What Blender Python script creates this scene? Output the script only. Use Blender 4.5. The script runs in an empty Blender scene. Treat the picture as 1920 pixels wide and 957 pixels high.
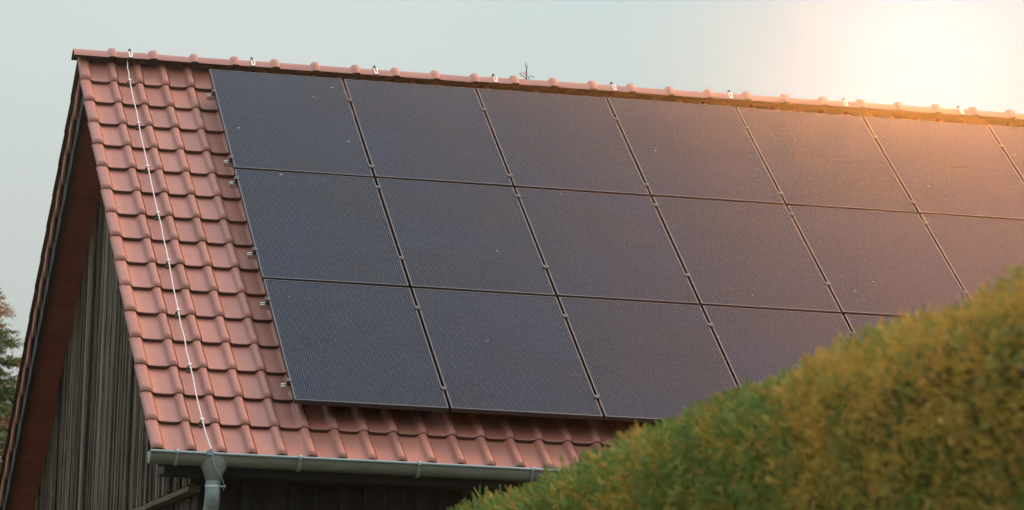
import bpy, bmesh, math, random
import numpy as np
from mathutils import Vector, Matrix

random.seed(7)
rng = np.random.default_rng(11)
S = bpy.context.scene
C = S.collection
R = math.radians

# ---------------------------------------------------------------- camera
ZR = 7.612                                   # ridge height above the ground
fwd = Vector((0.22272582, 0.9662274, 0.12960642))
rgt = Vector((0.97300505, -0.22856779, 0.03190511))
upv = Vector((-0.06045145, -0.11900161, 0.99105209))
cam_d = bpy.data.cameras.new('camera')
cam = bpy.data.objects.new('camera', cam_d)
C.objects.link(cam)
M3 = Matrix((rgt, upv, -fwd)).transposed()
cam.matrix_world = Matrix.Translation(Vector((-5.09703, -34.04291, -6.01182 + ZR))) @ M3.to_4x4()
cam_d.sensor_width = 36.0
cam_d.lens = 7676.44 / 1920 * 36
cam_d.clip_start, cam_d.clip_end = 0.1, 3000
cam_d.dof.use_dof = True
cam_d.dof.focus_distance = 34.0
cam_d.dof.aperture_fstop = 6.2
S.camera = cam

# ---------------------------------------------------------------- sky and sun
SUN = Vector((0.31735, 0.93132, 0.17867)).normalized()
SUN_EL = math.asin(SUN.z)
SUN_AZ = math.atan2(SUN.x, SUN.y)
W = bpy.data.worlds.new('World')
S.world = W
W.use_nodes = True
nt = W.node_tree
nt.nodes.clear()


def nd(tree, typ, **kw):
    n = tree.nodes.new(typ)
    for k, v in kw.items():
        if k == 'inp':
            for i, x in v.items():
                n.inputs[i].default_value = x
        else:
            setattr(n, k, v)
    return n


def mth(tree, op, a, b=None, c=None, clamp=False):
    n = tree.nodes.new('ShaderNodeMath')
    n.operation = op
    n.use_clamp = clamp
    for i, x in enumerate((a, b, c)):
        if x is None:
            continue
        if isinstance(x, (int, float)):
            n.inputs[i].default_value = x
        else:
            tree.links.new(x, n.inputs[i])
    return n.outputs[0]


def mix(tree, fac, a, b, mode='MIX'):
    n = tree.nodes.new('ShaderNodeMix')
    n.data_type = 'RGBA'
    n.blend_type = mode
    n.clamp_factor = True
    for idx, x in ((0, fac), (6, a), (7, b)):
        if isinstance(x, (int, float)):
            n.inputs[idx].default_value = x
        elif isinstance(x, (tuple, list)):
            n.inputs[idx].default_value = (*x, 1) if len(x) == 3 else x
        else:
            tree.links.new(x, n.inputs[idx])
    return n.outputs[2]


sky = nd(nt, 'ShaderNodeTexSky', sky_type='NISHITA', sun_disc=False,
         sun_elevation=SUN_EL, sun_rotation=SUN_AZ, air_density=1.0, dust_density=4.0, ozone_density=1.0)
tc = nd(nt, 'ShaderNodeTexCoord')
sep = nd(nt, 'ShaderNodeSeparateXYZ')
nt.links.new(tc.outputs['Generated'], sep.inputs[0])
zz = mth(nt, 'MAXIMUM', sep.outputs[2], 0.0)
# overcast deck: brighter towards the zenith, thin streaks of cloud
grad = mth(nt, 'MULTIPLY_ADD', zz, 1.60, 0.42)
cn = nd(nt, 'ShaderNodeTexNoise', inp={'Scale': 2.2, 'Detail': 5.0, 'Roughness': 0.55})
mp = nd(nt, 'ShaderNodeMapping')
mp.inputs['Scale'].default_value = (1, 1, 3.5)
nt.links.new(tc.outputs['Generated'], mp.inputs[0])
nt.links.new(mp.outputs[0], cn.inputs['Vector'])
cl = mth(nt, 'MULTIPLY_ADD', cn.outputs[0], 0.22, 0.89)
side = mth(nt, 'MULTIPLY_ADD', sep.outputs[0], 0.04, 1.0)      # the deck is thinner on the sun's side
lum = mth(nt, 'MULTIPLY', mth(nt, 'MULTIPLY', grad, cl), side)
lum10 = mth(nt, 'MULTIPLY', lum, 10.0)
# bright veil of cloud round the low sun
dt = nd(nt, 'ShaderNodeVectorMath', operation='DOT_PRODUCT')
nt.links.new(tc.outputs['Generated'], dt.inputs[0])
dt.inputs[1].default_value = SUN
th2 = mth(nt, 'MULTIPLY', mth(nt, 'SUBTRACT', 1.0, dt.outputs['Value']), 2.0)
# clearer, bluer air shows low down on the sun's side, an unseen warm patch is added high right so the panels mirror orange
gb_sky = mth(nt, 'EXPONENT', mth(nt, 'MULTIPLY', th2, -1 / 0.10 ** 2))
hue = mix(nt, zz, (0.80, 0.915, 0.905), (0.76, 0.93, 1.09))
hue = mix(nt, gb_sky, hue, (0.13, 0.63, 0.82))
over = mix(nt, 1.0, hue, lum10, 'MULTIPLY')
both = mix(nt, 0.02, over, sky.outputs[0])
WARM_PATCH = Vector((math.sin(R(52)) * math.cos(R(50)), math.cos(R(52)) * math.cos(R(50)), math.sin(R(50))))
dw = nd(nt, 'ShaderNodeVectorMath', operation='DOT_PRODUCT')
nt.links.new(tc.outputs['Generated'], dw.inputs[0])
dw.inputs[1].default_value = WARM_PATCH
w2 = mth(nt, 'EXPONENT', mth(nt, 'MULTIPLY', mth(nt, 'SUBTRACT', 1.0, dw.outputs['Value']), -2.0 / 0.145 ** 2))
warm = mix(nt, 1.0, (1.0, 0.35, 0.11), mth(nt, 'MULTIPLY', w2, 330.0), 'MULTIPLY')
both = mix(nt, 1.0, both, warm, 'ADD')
g1 = mth(nt, 'EXPONENT', mth(nt, 'MULTIPLY', th2, -1 / 0.030 ** 2))
g2 = mth(nt, 'EXPONENT', mth(nt, 'MULTIPLY', th2, -1 / 0.075 ** 2))
glow = mix(nt, 1.0, (0.20, 0.45, 1.0), mth(nt, 'MULTIPLY', g1, 2.4), 'MULTIPLY')
glow2 = mix(nt, 1.0, (1.0, 0.80, 0.62), mth(nt, 'MULTIPLY', g2, 0.0), 'MULTIPLY')
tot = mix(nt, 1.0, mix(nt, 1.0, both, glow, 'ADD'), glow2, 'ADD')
bg = nd(nt, 'ShaderNodeBackground')
bg.inputs['Strength'].default_value = 0.1
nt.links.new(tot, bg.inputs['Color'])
wo = nd(nt, 'ShaderNodeOutputWorld')
nt.links.new(bg.outputs[0], wo.inputs['Surface'])

sun_d = bpy.data.lights.new('sun', 'SUN')
sun_d.energy = 1.0
sun_d.angle = R(1.0)
sun_d.color = (1.0, 0.36, 0.07)
sun = bpy.data.objects.new('sun', sun_d)
C.objects.link(sun)
sun.rotation_euler = (-SUN).to_track_quat('-Z', 'Y').to_euler()
sun.location = (10, 30, 40)

S.view_settings.view_transform = 'Standard'
S.view_settings.look = 'None'
S.view_settings.exposure = 0.0
S.view_settings.gamma = 1.0
S.view_settings.use_curve_mapping = False
S.cycles.use_denoising = True
S.cycles.denoising_prefilter = 'ACCURATE'
S.cycles.use_adaptive_sampling = False
S.cycles.max_bounces = 8
S.cycles.volume_bounces = 0
S.cycles.transparent_max_bounces = 16

HAZE_DENSITY = 0.00051
HAZE_G = 0.95


# ---------------------------------------------------------------- helpers
def tag(o, label=None, cat=None, group=None, kind=None):
    if label: o['label'] = label
    if cat: o['category'] = cat
    if group: o['group'] = group
    if kind: o['kind'] = kind
    return o


def empty(name, loc=(0, 0, 0)):
    o = bpy.data.objects.new(name, None)
    o.empty_display_size = 0.2
    o.location = loc
    C.objects.link(o)
    return o


class MB:
    """collects vertices, faces, per-face smooth flag, material slot and tint"""
    def __init__(s):
        s.v, s.f, s.sm, s.mi, s.t = [], [], [], [], []

    def add(s, vs, fs, smooth=False, mi=0, tint=0.5):
        b = len(s.v)
        s.v.extend([tuple(x) for x in vs])
        for f in fs:
            s.f.append(tuple(b + i for i in f))
            s.sm.append(smooth); s.mi.append(mi); s.t.append(tint)

    def box(s, lo, hi, fr=None, mi=0, tint=0.5):
        vs = [Vector((x, y, z)) for x in (lo[0], hi[0]) for y in (lo[1], hi[1]) for z in (lo[2], hi[2])]
        if fr: vs = [fr(*p) for p in vs]
        s.add(vs, [(0, 1, 3, 2), (4, 6, 7, 5), (0, 4, 5, 1), (2, 3, 7, 6), (0, 2, 6, 4), (1, 5, 7, 3)], False, mi, tint)

    def tube(s, pts, rad, n=10, cap=True, mi=0, tint=0.5):
        pts = [Vector(p) for p in pts]
        rs = rad if isinstance(rad, (list, tuple)) else [rad] * len(pts)
        tans = []
        for i in range(len(pts)):
            a, b = pts[max(i - 1, 0)], pts[min(i + 1, len(pts) - 1)]
            tans.append((b - a).normalized())
        ref = Vector((0, 0, 1)) if abs(tans[0].z) < 0.9 else Vector((1, 0, 0))
        nrm = (ref - tans[0] * ref.dot(tans[0])).normalized()
        vs = []
        for p, t, r in zip(pts, tans, rs):
            nrm = (nrm - t * nrm.dot(t)).normalized()
            bn = t.cross(nrm)
            for k in range(n):
                a = 2 * math.pi * k / n
                vs.append(p + (nrm * math.cos(a) + bn * math.sin(a)) * r)
        fs = []
        for i in range(len(pts) - 1):
            for k in range(n):
                fs.append((i * n + k, i * n + (k + 1) % n, (i + 1) * n + (k + 1) % n, (i + 1) * n + k))
        s.add(vs, fs, True, mi, tint)
        if cap:
            m = len(pts) - 1
            s.add(vs[:n], [tuple(range(n))[::-1]], False, mi, tint)
            s.add(vs[m * n:], [tuple(range(n))], False, mi, tint)

    def build(s, name, mats, parent=None):
        me = bpy.data.meshes.new(name)
        me.from_pydata(s.v, [], s.f)
        me.polygons.foreach_set('use_smooth', s.sm)
        me.polygons.foreach_set('material_index', s.mi)
        at = me.attributes.new('tint', 'FLOAT', 'FACE')
        at.data.foreach_set('value', np.array(s.t, dtype=np.float32))
        for m in (mats if isinstance(mats, (list, tuple)) else [mats]):
            me.materials.append(m)
        me.update()
        o = bpy.data.objects.new(name, me)
        C.objects.link(o)
        if parent: o.parent = parent
        return o


def np_mesh(name, verts, nq, cols, mat, parent=None, k=4):
    """k-gon soup from numpy: verts (nq*k,3), one colour per face"""
    me = bpy.data.meshes.new(name)
    me.vertices.add(len(verts))
    me.vertices.foreach_set('co', verts.astype(np.float32).ravel())
    me.loops.add(nq * k)
    me.loops.foreach_set('vertex_index', np.arange(nq * k, dtype=np.int32))
    me.polygons.add(nq)
    me.polygons.foreach_set('loop_start', np.arange(0, nq * k, k, dtype=np.int32))
    me.update(calc_edges=True)
    at = me.attributes.new('leaf_colour', 'FLOAT_COLOR', 'FACE')
    at.data.foreach_set('color', np.c_[cols, np.ones(len(cols))].astype(np.float32).ravel())
    me.materials.append(mat)
    o = bpy.data.objects.new(name, me)
    C.objects.link(o)
    if parent: o.parent = parent
    return o


def copy_part(src, parent, loc=None):
    c = src.copy()
    C.objects.link(c)
    c.parent = parent
    if loc is not None: c.location = loc
    return c


# roof frames.  h is measured along the slope's normal from the tops of the tile rolls
AL = R(33.8777)
CA, SA = math.cos(AL), math.sin(AL)


def front(x, v, h): return Vector((x, -v * CA - h * SA, ZR - v * SA + h * CA))
def back(x, v, h): return Vector((x, v * CA + h * SA, ZR - v * SA + h * CA))


# ---------------------------------------------------------------- materials
def material(name):
    m = bpy.data.materials.new(name)
    m.use_nodes = True
    t = m.node_tree
    b = t.nodes['Principled BSDF']
    return m, t, b


def noise(t, scale, detail=4.0, rough=0.55, coord='Object', stretch=None):
    c = nd(t, 'ShaderNodeTexCoord')
    n = nd(t, 'ShaderNodeTexNoise', inp={'Scale': scale, 'Detail': detail, 'Roughness': rough})
    if stretch:
        mp = nd(t, 'ShaderNodeMapping')
        mp.inputs['Scale'].default_value = stretch
        t.links.new(c.outputs[coord], mp.inputs[0])
        t.links.new(mp.outputs[0], n.inputs['Vector'])
    else:
        t.links.new(c.outputs[coord], n.inputs['Vector'])
    return n.outputs['Fac']


def ramp(t, fac, stops):
    n = nd(t, 'ShaderNodeValToRGB')
    e = n.color_ramp.elements
    while len(e) < len(stops): e.new(0.5)
    for el, (p, c) in zip(e, stops):
        el.position = p
        el.color = (*c, 1)
    t.links.new(fac, n.inputs[0])
    return n.outputs[0]


def bump(t, b, h, strength, dist=0.01):
    n = nd(t, 'ShaderNodeBump', inp={'Strength': strength, 'Distance': dist})
    t.links.new(h, n.inputs['Height'])
    t.links.new(n.outputs[0], b.inputs['Normal'])


def tint_attr(t):
    a = nd(t, 'ShaderNodeAttribute', attribute_name='tint')
    return a.outputs['Fac']


def simple(name, col, rough=0.6, metal=0.0, var=0.15, scale=6.0, spec=0.5, stretch=None):
    m, t, b = material(name)
    n = noise(t, scale, stretch=stretch)
    c = ramp(t, n, [(0.3, tuple(x * (1 - var) for x in col)), (0.7, tuple(min(x * (1 + var), 1) for x in col))])
    t.links.new(c, b.inputs['Base Color'])
    b.inputs['Roughness'].default_value = rough
    b.inputs['Metallic'].default_value = metal
    b.inputs['Specular IOR Level'].default_value = spec
    return m


def clay(name, lo, hi, rough=0.42, lichen=0.0, lich_col=(0.045, 0.035, 0.025)):
    m, t, b = material(name)
    c = mix(t, tint_attr(t), lo, hi)
    n1 = noise(t, 3.0, 5)
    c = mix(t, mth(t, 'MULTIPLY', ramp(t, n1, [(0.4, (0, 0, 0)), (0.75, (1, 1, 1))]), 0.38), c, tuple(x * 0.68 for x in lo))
    n2 = noise(t, 55.0, 3)
    dust = ramp(t, n2, [(0.66, (0, 0, 0)), (0.76, (1, 1, 1))])
    c = mix(t, mth(t, 'MULTIPLY', dust, 0.16), c, (0.30, 0.26, 0.20))
    if lichen:
        n3 = noise(t, 9.0, 6, 0.7)
        l = ramp(t, n3, [(0.62 - lichen * 0.4, (0, 0, 0)), (0.72 - lichen * 0.3, (1, 1, 1))])
        c = mix(t, l, c, lich_col)
    t.links.new(c, b.inputs['Base Color'])
    r = mth(t, 'MULTIPLY_ADD', noise(t, 20.0), 0.2, rough - 0.1)
    t.links.new(r, b.inputs['Roughness'])
    b.inputs['Specular IOR Level'].default_value = 0.45
    bump(t, b, n2, 0.08, 0.002)
    return m


M = {}
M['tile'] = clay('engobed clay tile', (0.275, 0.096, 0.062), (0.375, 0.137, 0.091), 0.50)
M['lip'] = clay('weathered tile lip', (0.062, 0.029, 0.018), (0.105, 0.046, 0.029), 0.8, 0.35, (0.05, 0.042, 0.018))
M['rear_tile'] = clay('lichened rear tile', (0.16, 0.09, 0.06), (0.22, 0.11, 0.075), 0.75, 0.55, (0.05, 0.042, 0.032))
M['ridge'] = clay('engobed ridge tile', (0.305, 0.110, 0.070), (0.385, 0.146, 0.096), 0.45)
M['black_sheet'] = simple('black ridge roll and flashing', (0.014, 0.016, 0.018), 0.6)
M['deck'] = simple('dark roof deck', (0.02, 0.016, 0.013), 0.9)
M['frame'] = simple('black anodised frame', (0.020, 0.022, 0.024), 0.36, 0.0, 0.1, 3.0, 0.6)
M['clamp'] = simple('dark anodised clamp', (0.10, 0.108, 0.11), 0.4, 0.5)
M['alu'] = simple('bare aluminium', (0.62, 0.62, 0.58), 0.35, 0.85, 0.08)
M['steel'] = simple('bright zinc coated steel', (0.66, 0.66, 0.63), 0.45, 0.5, 0.06)
M['dark_steel'] = simple('dark oxidised steel', (0.10, 0.085, 0.06), 0.6, 0.5)
M['wire'] = simple('pale aluminium wire', (0.66, 0.64, 0.60), 0.5, 0.1, 0.05)


def zinc(name, c0, c1, rough=0.45):
    m, t, b = material(name)
    n = noise(t, 7.0, 6, 0.6, stretch=(0.6, 3, 3))
    c = ramp(t, n, [(0.3, c0), (0.7, c1)])
    n2 = noise(t, 60.0, 4)
    c = mix(t, mth(t, 'MULTIPLY', ramp(t, n2, [(0.58, (0, 0, 0)), (0.72, (1, 1, 1))]), 0.35), c, (0.14, 0.145, 0.12))
    t.links.new(c, b.inputs['Base Color'])
    b.inputs['Roughness'].default_value = rough
    b.inputs['Metallic'].default_value = 0.45
    return m


M['zinc'] = zinc('weathered zinc', (0.16, 0.165, 0.135), (0.24, 0.245, 0.21))
M['zinc_pale'] = zinc('pale zinc', (0.23, 0.275, 0.275), (0.32, 0.37, 0.365), 0.45)


def old_wood(name, stops, sc=(44, 44, 1.6), tintmix=0.5):
    m, t, b = material(name)
    g = noise(t, 1.0, 8, 0.68, stretch=sc)
    g2 = noise(t, 1.0, 3, 0.5, stretch=(sc[0] * 3.5, sc[1] * 3.5, sc[2] * 2.5))
    gg = mth(t, 'MULTIPLY_ADD', g2, 0.35, mth(t, 'MULTIPLY', g, 0.75))
    gg = mth(t, 'ADD', gg, mth(t, 'MULTIPLY_ADD', tint_attr(t), 0.44, -0.27))
    c = ramp(t, gg, stops)
    t.links.new(c, b.inputs['Base Color'])
    b.inputs['Roughness'].default_value = 0.85
    b.inputs['Specular IOR Level'].default_value = 0.25
    bump(t, b, gg, 0.9, 0.012)
    return m


M['gable_wood'] = old_wood('weathered grey brown boards', [(0.32, (0.009, 0.008, 0.006)), (0.47, (0.048, 0.039, 0.028)),
                                                           (0.60, (0.125, 0.094, 0.062)), (0.82, (0.30, 0.24, 0.165))])
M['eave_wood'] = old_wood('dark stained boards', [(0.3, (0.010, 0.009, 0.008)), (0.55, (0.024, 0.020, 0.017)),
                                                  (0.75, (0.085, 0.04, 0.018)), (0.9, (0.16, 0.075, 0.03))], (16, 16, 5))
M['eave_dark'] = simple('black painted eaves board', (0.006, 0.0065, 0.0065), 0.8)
M['ledge'] = old_wood('mossy ledge board', [(0.3, (0.06, 0.048, 0.028)), (0.7, (0.16, 0.13, 0.075))], (6, 1.5, 30))


def soffit_mat():
    m, t, b = material('red brown painted soffit')
    c = mix(t, tint_attr(t), (0.30, 0.080, 0.058), (0.36, 0.100, 0.074))
    n = noise(t, 4.0, 4)
    c = mix(t, mth(t, 'MULTIPLY', n, 0.35), c, (0.25, 0.07, 0.052))
    t.links.new(c, b.inputs['Base Color'])
    b.inputs['Roughness'].default_value = 0.6
    return m


M['soffit'] = soffit_mat()


def glass_mat():
    m, t, b = material('black photovoltaic glass')
    tcn = nd(t, 'ShaderNodeTexCoord')
    sp = nd(t, 'ShaderNodeSeparateXYZ')
    t.links.new(tcn.outputs['Object'], sp.inputs[0])
    x, y = sp.outputs[0], sp.outputs[1]
    oi = nd(t, 'ShaderNodeObjectInfo')
    rnd = oi.outputs['Random']
    # busbar wires, ten to a cell, with uneven glints painted into their colour
    px, py = 0.0184, 0.0467
    fx = mth(t, 'FRACT', mth(t, 'DIVIDE', mth(t, 'SUBTRACT', x, 0.015), px))
    wire = mth(t, 'LESS_THAN', mth(t, 'ABSOLUTE', mth(t, 'SUBTRACT', fx, 0.5)), 0.085)
    ix = mth(t, 'FLOOR', mth(t, 'DIVIDE', mth(t, 'SUBTRACT', x, 0.015), px))
    gl = nd(t, 'ShaderNodeTexNoise', inp={'Scale': 1.0, 'Detail': 2.0, 'Roughness': 0.6})
    gm_ = nd(t, 'ShaderNodeMapping')
    gm_.inputs['Scale'].default_value = (48.0, 15.0, 1.0)
    t.links.new(tcn.outputs['Object'], gm_.inputs[0])
    t.links.new(gm_.outputs[0], gl.inputs['Vector'])
    glint = ramp(t, gl.outputs['Fac'], [(0.42, (0, 0, 0)), (0.72, (1, 1, 1))])
    wire_glint = mth(t, 'MULTIPLY', wire, glint)
    # cell joints and the middle joint
    cx = mth(t, 'ABSOLUTE', mth(t, 'SUBTRACT', mth(t, 'FRACT', mth(t, 'DIVIDE', mth(t, 'SUBTRACT', x, 0.015), 0.184)), 0.5))
    cy = mth(t, 'ABSOLUTE', mth(t, 'SUBTRACT', mth(t, 'FRACT', mth(t, 'DIVIDE', mth(t, 'SUBTRACT', y, 0.0155), 0.0934)), 0.5))
    joint = mth(t, 'MAXIMUM', mth(t, 'GREATER_THAN', cx, 0.4946), mth(t, 'GREATER_THAN', cy, 0.490))
    mid = mth(t, 'LESS_THAN', mth(t, 'ABSOLUTE', mth(t, 'SUBTRACT', y, 0.9515)), 0.004)
    # cells differ a little from grey to blue
    wn = nd(t, 'ShaderNodeTexNoise', noise_dimensions='4D', inp={'Scale': 1.1, 'Detail': 2.0, 'Roughness': 0.5})
    t.links.new(tcn.outputs['Object'], wn.inputs['Vector'])
    t.links.new(mth(t, 'MULTIPLY', rnd, 40.0), wn.inputs['W'])
    blue = ramp(t, wn.outputs['Fac'], [(0.40, (0, 0, 0)), (0.68, (1, 1, 1))])
    base = mix(t, blue, (0.010, 0.012, 0.018), (0.008, 0.015, 0.034))
    base = mix(t, wire, base, (0.058, 0.064, 0.074))
    base = mix(t, wire_glint, base, (0.125, 0.138, 0.155))
    base = mix(t, mth(t, 'MULTIPLY', joint, 0.45), base, (0.006, 0.006, 0.007))
    base = mix(t, mth(t, 'MULTIPLY', mid, 0.55), base, (0.006, 0.006, 0.007))
    # dust and droppings
    mpv = nd(t, 'ShaderNodeVectorMath', operation='ADD')
    t.links.new(tcn.outputs['Object'], mpv.inputs[0])
    cmb = nd(t, 'ShaderNodeCombineXYZ')
    t.links.new(mth(t, 'MULTIPLY', rnd, 37.0), cmb.inputs[0])
    t.links.new(mth(t, 'MULTIPLY', rnd, 91.0), cmb.inputs[1])
    t.links.new(cmb.outputs[0], mpv.inputs[1])
    dn = nd(t, 'ShaderNodeTexNoise', inp={'Scale': 26.0, 'Detail': 3.0})
    t.links.new(mpv.outputs[0], dn.inputs['Vector'])
    wv = nd(t, 'ShaderNodeVectorMath', operation='ADD')
    t.links.new(mpv.outputs[0], wv.inputs[0])
    sc_ = nd(t, 'ShaderNodeVectorMath', operation='SCALE')
    t.links.new(dn.outputs['Color'], sc_.inputs[0])
    sc_.inputs['Scale'].default_value = 0.03
    t.links.new(sc_.outputs[0], wv.inputs[1])
    vo = nd(t, 'ShaderNodeTexVoronoi', inp={'Scale': 5.5})
    t.links.new(wv.outputs[0], vo.inputs['Vector'])
    sv = nd(t, 'ShaderNodeSeparateColor')
    t.links.new(vo.outputs['Color'], sv.inputs[0])
    rad = mth(t, 'MULTIPLY', mth(t, 'POWER', sv.outputs[0], 4.0), 0.075)
    spot = mth(t, 'LESS_THAN', vo.outputs['Distance'], rad)
    base = mix(t, mth(t, 'MULTIPLY', spot, 0.55), base, (0.42, 0.46, 0.50))
    film = nd(t, 'ShaderNodeTexNoise', inp={'Scale': 3.0, 'Detail': 6.0, 'Roughness': 0.65})
    t.links.new(mpv.outputs[0], film.inputs['Vector'])
    base = mix(t, mth(t, 'MULTIPLY', film.outputs['Fac'], 0.04), base, (0.24, 0.23, 0.21))
    t.links.new(base, b.inputs['Base Color'])
    t.links.new(mth(t, 'MULTIPLY_ADD', film.outputs['Fac'], 0.22, 0.10), b.inputs['Roughness'])
    b.inputs['IOR'].default_value = 1.128
    return m


M['glass'] = glass_mat()


def leaf_mat(name, trans=0.25):
    m, t, b = material(name)
    a = nd(t, 'ShaderNodeAttribute', attribute_name='leaf_colour')
    t.links.new(a.outputs['Color'], b.inputs['Base Color'])
    b.inputs['Roughness'].default_value = 0.6
    b.inputs['Specular IOR Level'].default_value = 0.3
    tr = nd(t, 'ShaderNodeBsdfTranslucent')
    t.links.new(a.outputs['Color'], tr.inputs['Color'])
    mx = nd(t, 'ShaderNodeMixShader')
    mx.inputs[0].default_value = trans
    t.links.new(b.outputs[0], mx.inputs[1])
    t.links.new(tr.outputs[0], mx.inputs[2])
    t.links.new(mx.outputs[0], t.nodes['Material Output'].inputs['Surface'])
    return m


M['hedge'] = leaf_mat('thuja foliage', 0.3)
M['needle'] = leaf_mat('spruce needles', 0.25)
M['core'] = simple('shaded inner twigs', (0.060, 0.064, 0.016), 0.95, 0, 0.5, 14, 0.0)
M['bark'] = simple('grey brown bark', (0.09, 0.065, 0.045), 0.9, 0, 0.4, 20, 0.2, (1, 1, 0.3))
M['twig'] = simple('dry brown twig', (0.085, 0.062, 0.035), 0.85, 0, 0.4, 60)

# ---------------------------------------------------------------- ground
GZ = 0.0
gm, gt, gb = material('meadow grass ground')
gc = ramp(gt, noise(gt, 0.6, 8, 0.65), [(0.3, (0.06, 0.065, 0.030)), (0.55, (0.11, 0.11, 0.055)), (0.8, (0.19, 0.165, 0.105))])
gt.links.new(gc, gb.inputs['Base Color'])
gb.inputs['Roughness'].default_value = 0.95
g = MB()
N = 40
vs, fs = [], []
for i in range(N + 1):
    for j in range(N + 1):
        x, y = -280 + 560 * i / N, -280 + 560 * j / N
        far = max(0, math.hypot(x, y) - 45) / 200
        vs.append((x, y, far * 1.2 * math.sin(x * 0.021 + 1) * math.cos(y * 0.017)))
for i in range(N):
    for j in range(N):
        a = i * (N + 1) + j
        fs.append((a, a + N + 1, a + N + 2, a + 1))
g.add(vs, fs, True)
tag(g.build('ground', gm), kind='structure')

# ---------------------------------------------------------------- barn
X0, X1 = -1.068, 11.0          # verges
CO, VF, VB = 0.41630, 0.35505, 0.4756
SEAM0, TW = -0.745, 0.2169
NROW = 16
barn = empty('barn', (0, 0, 0))
tag(barn, 'weathered timber barn with a steep red tiled roof and a grey zinc gutter', 'barn')

PROF = [(0.0, -0.036), (0.004, -0.031), (0.009, -0.031), (0.012, -0.038), (0.02, -0.0385), (0.06, -0.0395), (0.10, -0.039),
        (0.122, -0.038), (0.132, -0.035), (0.141, -0.027), (0.149, -0.015), (0.157, -0.006), (0.166, -0.001), (0.178, 0.0),
        (0.190, -0.001), (0.200, -0.005), (0.2065, -0.012), (0.2110, -0.023), (0.2132, -0.042)]
off = SEAM0 - X0 - TW
VPROF = ([(0.0, -0.034), (0.002, -0.016), (0.008, -0.006), (0.018, -0.001), (0.030, 0.0), (0.062, 0.0), (0.074, -0.003),
          (0.083, -0.010), (0.092, -0.022), (0.101, -0.033), (0.112, -0.038)] +
         [(u + off, h) for u, h in PROF if u + off > 0.13])


def lay_tiles(frame, vstart, flip):
    mb = MB()
    for r in range(NROW):
        vl = vstart + r * CO
        x = X0
        col = 0
        while x < X1 - 0.3:
            prof = VPROF if col == 0 else PROF
            w = (SEAM0 - X0) if col == 0 else TW
            tint = min(1, max(0, random.gauss(0.5, 0.27)))
            dv, dh, sk = random.gauss(0, 0.0014), random.gauss(0, 0.0007), random.gauss(0, 0.0018)
            vtop = max(vl - CO - 0.035, -0.005)
            vv = [vtop, vtop + 0.02, (vtop + vl) / 2, vl - 0.055, vl - 0.038, vl - 0.024, vl - 0.012, vl - 0.005, vl]
            n = len(prof)
            vs = []
            for v in vv:
                e = max(0.0, 1 - (vl - v) / 0.045)
                e2 = max(0.0, 1 - (vl - v) / 0.014)
                for (u, h) in prof:
                    roll = min(1, max(0, (h + 0.036) / 0.03))
                    hh = h - (0.031 if r else -0.020) * (vl - v) / CO - roll * 0.021 * e ** 2.2 - 0.0035 * e2 ** 2 + dh + sk * (u / w - 0.5)
                    vs.append(frame(x + u, v + dv, hh))
            fs = []
            for i in range(len(vv) - 1):
                for k in range(n - 1):
                    q = (i * n + k, i * n + k + 1, (i + 1) * n + k + 1, (i + 1) * n + k)
                    fs.append(q if flip else q[::-1])
            mb.add(vs, fs, True, 0, tint)
            last = vs[-n:]
            low = []
            for k, (u, h) in enumerate(prof):
                roll = min(1, max(0, (h + 0.036) / 0.03))
                low.append(frame(x + u, vl - 0.004 + dv, h - 0.0035 - roll * 0.021 - 0.0305 + dh))
            fs = [(k, k + 1, n + k + 1, n + k) for k in range(n - 1)]
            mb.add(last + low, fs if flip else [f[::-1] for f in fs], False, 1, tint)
            # underside of the nose, back to the tile below
            inn = [frame(x + u, vl - 0.05 + dv, h - 0.056 + dh) for (u, h) in prof]
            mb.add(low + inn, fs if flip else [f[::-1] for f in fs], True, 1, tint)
            if col == 0:   # outer edge of the verge roll, and its hollow underside
                vs = []
                for v in vv:
                    t = -0.031 * (vl - v) / CO
                    vs += [frame(x + 0.0005, v + dv, -0.033 + t), frame(x + 0.012, v + dv, -0.034 + t), frame(x + 0.055, v + dv, -0.036 + t)]
                fs = []
                for i in range(len(vv) - 1):
                    for k in range(2):
                        q = (i * 3 + k, i * 3 + k + 1, (i + 1) * 3 + k + 1, (i + 1) * 3 + k)
                        fs.append(q[::-1] if flip else q)
                mb.add(vs, fs, True, 1, tint)
            x += w
            col += 1
    return mb


roof = lay_tiles(front, VF, False).build('roof', [M['tile'], M['lip']], barn)
rear = lay_tiles(back, VB, True).build('rear_roof', [M['rear_tile'], M['lip']], barn)
rear['label'] = 'lichen darkened rear tiles seen along the far verge'


# hanging skirts of the verge tiles, one to a course
def skirts(frame, vstart, name, h1):
    mb = MB()
    for r in range(NROW):
        vl = vstart + r * CO
        va = max(vl - CO, 0.05)
        xi, t = X0 + 0.036, 0.014
        tint = random.random()
        dx = 0.006
        pts = [(va + 0.035, -0.060), (vl - 0.012, -0.040), (vl + 0.040, h1), (va + 0.06, h1 * 0.30 - 0.035)]
        o = [frame(xi - dx * (i in (1, 2)), v, h) for i, (v, h) in enumerate(pts)]
        n = [frame(xi + t, v, h) for v, h in pts]
        mb.add(o + n, [(0, 1, 2, 3), (7, 6, 5, 4), (0, 4, 5, 1), (1, 5, 6, 2), (2, 6, 7, 3), (3, 7, 4, 0)], False, 0, tint)
    return mb.build(name, M['tile'], barn)


skirts(back, VB, 'rear_verge_skirt', -0.235)
skirts(front, VF, 'front_verge_skirt', -0.10)

VE = VF + (NROW - 1) * CO
# deck under the tiles
mb = MB()
for fr in (front, back):
    mb.box((X0 + 0.10, 0.03, -0.22), (X1 - 0.05, VE - 0.06, -0.10), fr)
mb.build('roof_deck', M['deck'], barn)

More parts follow.
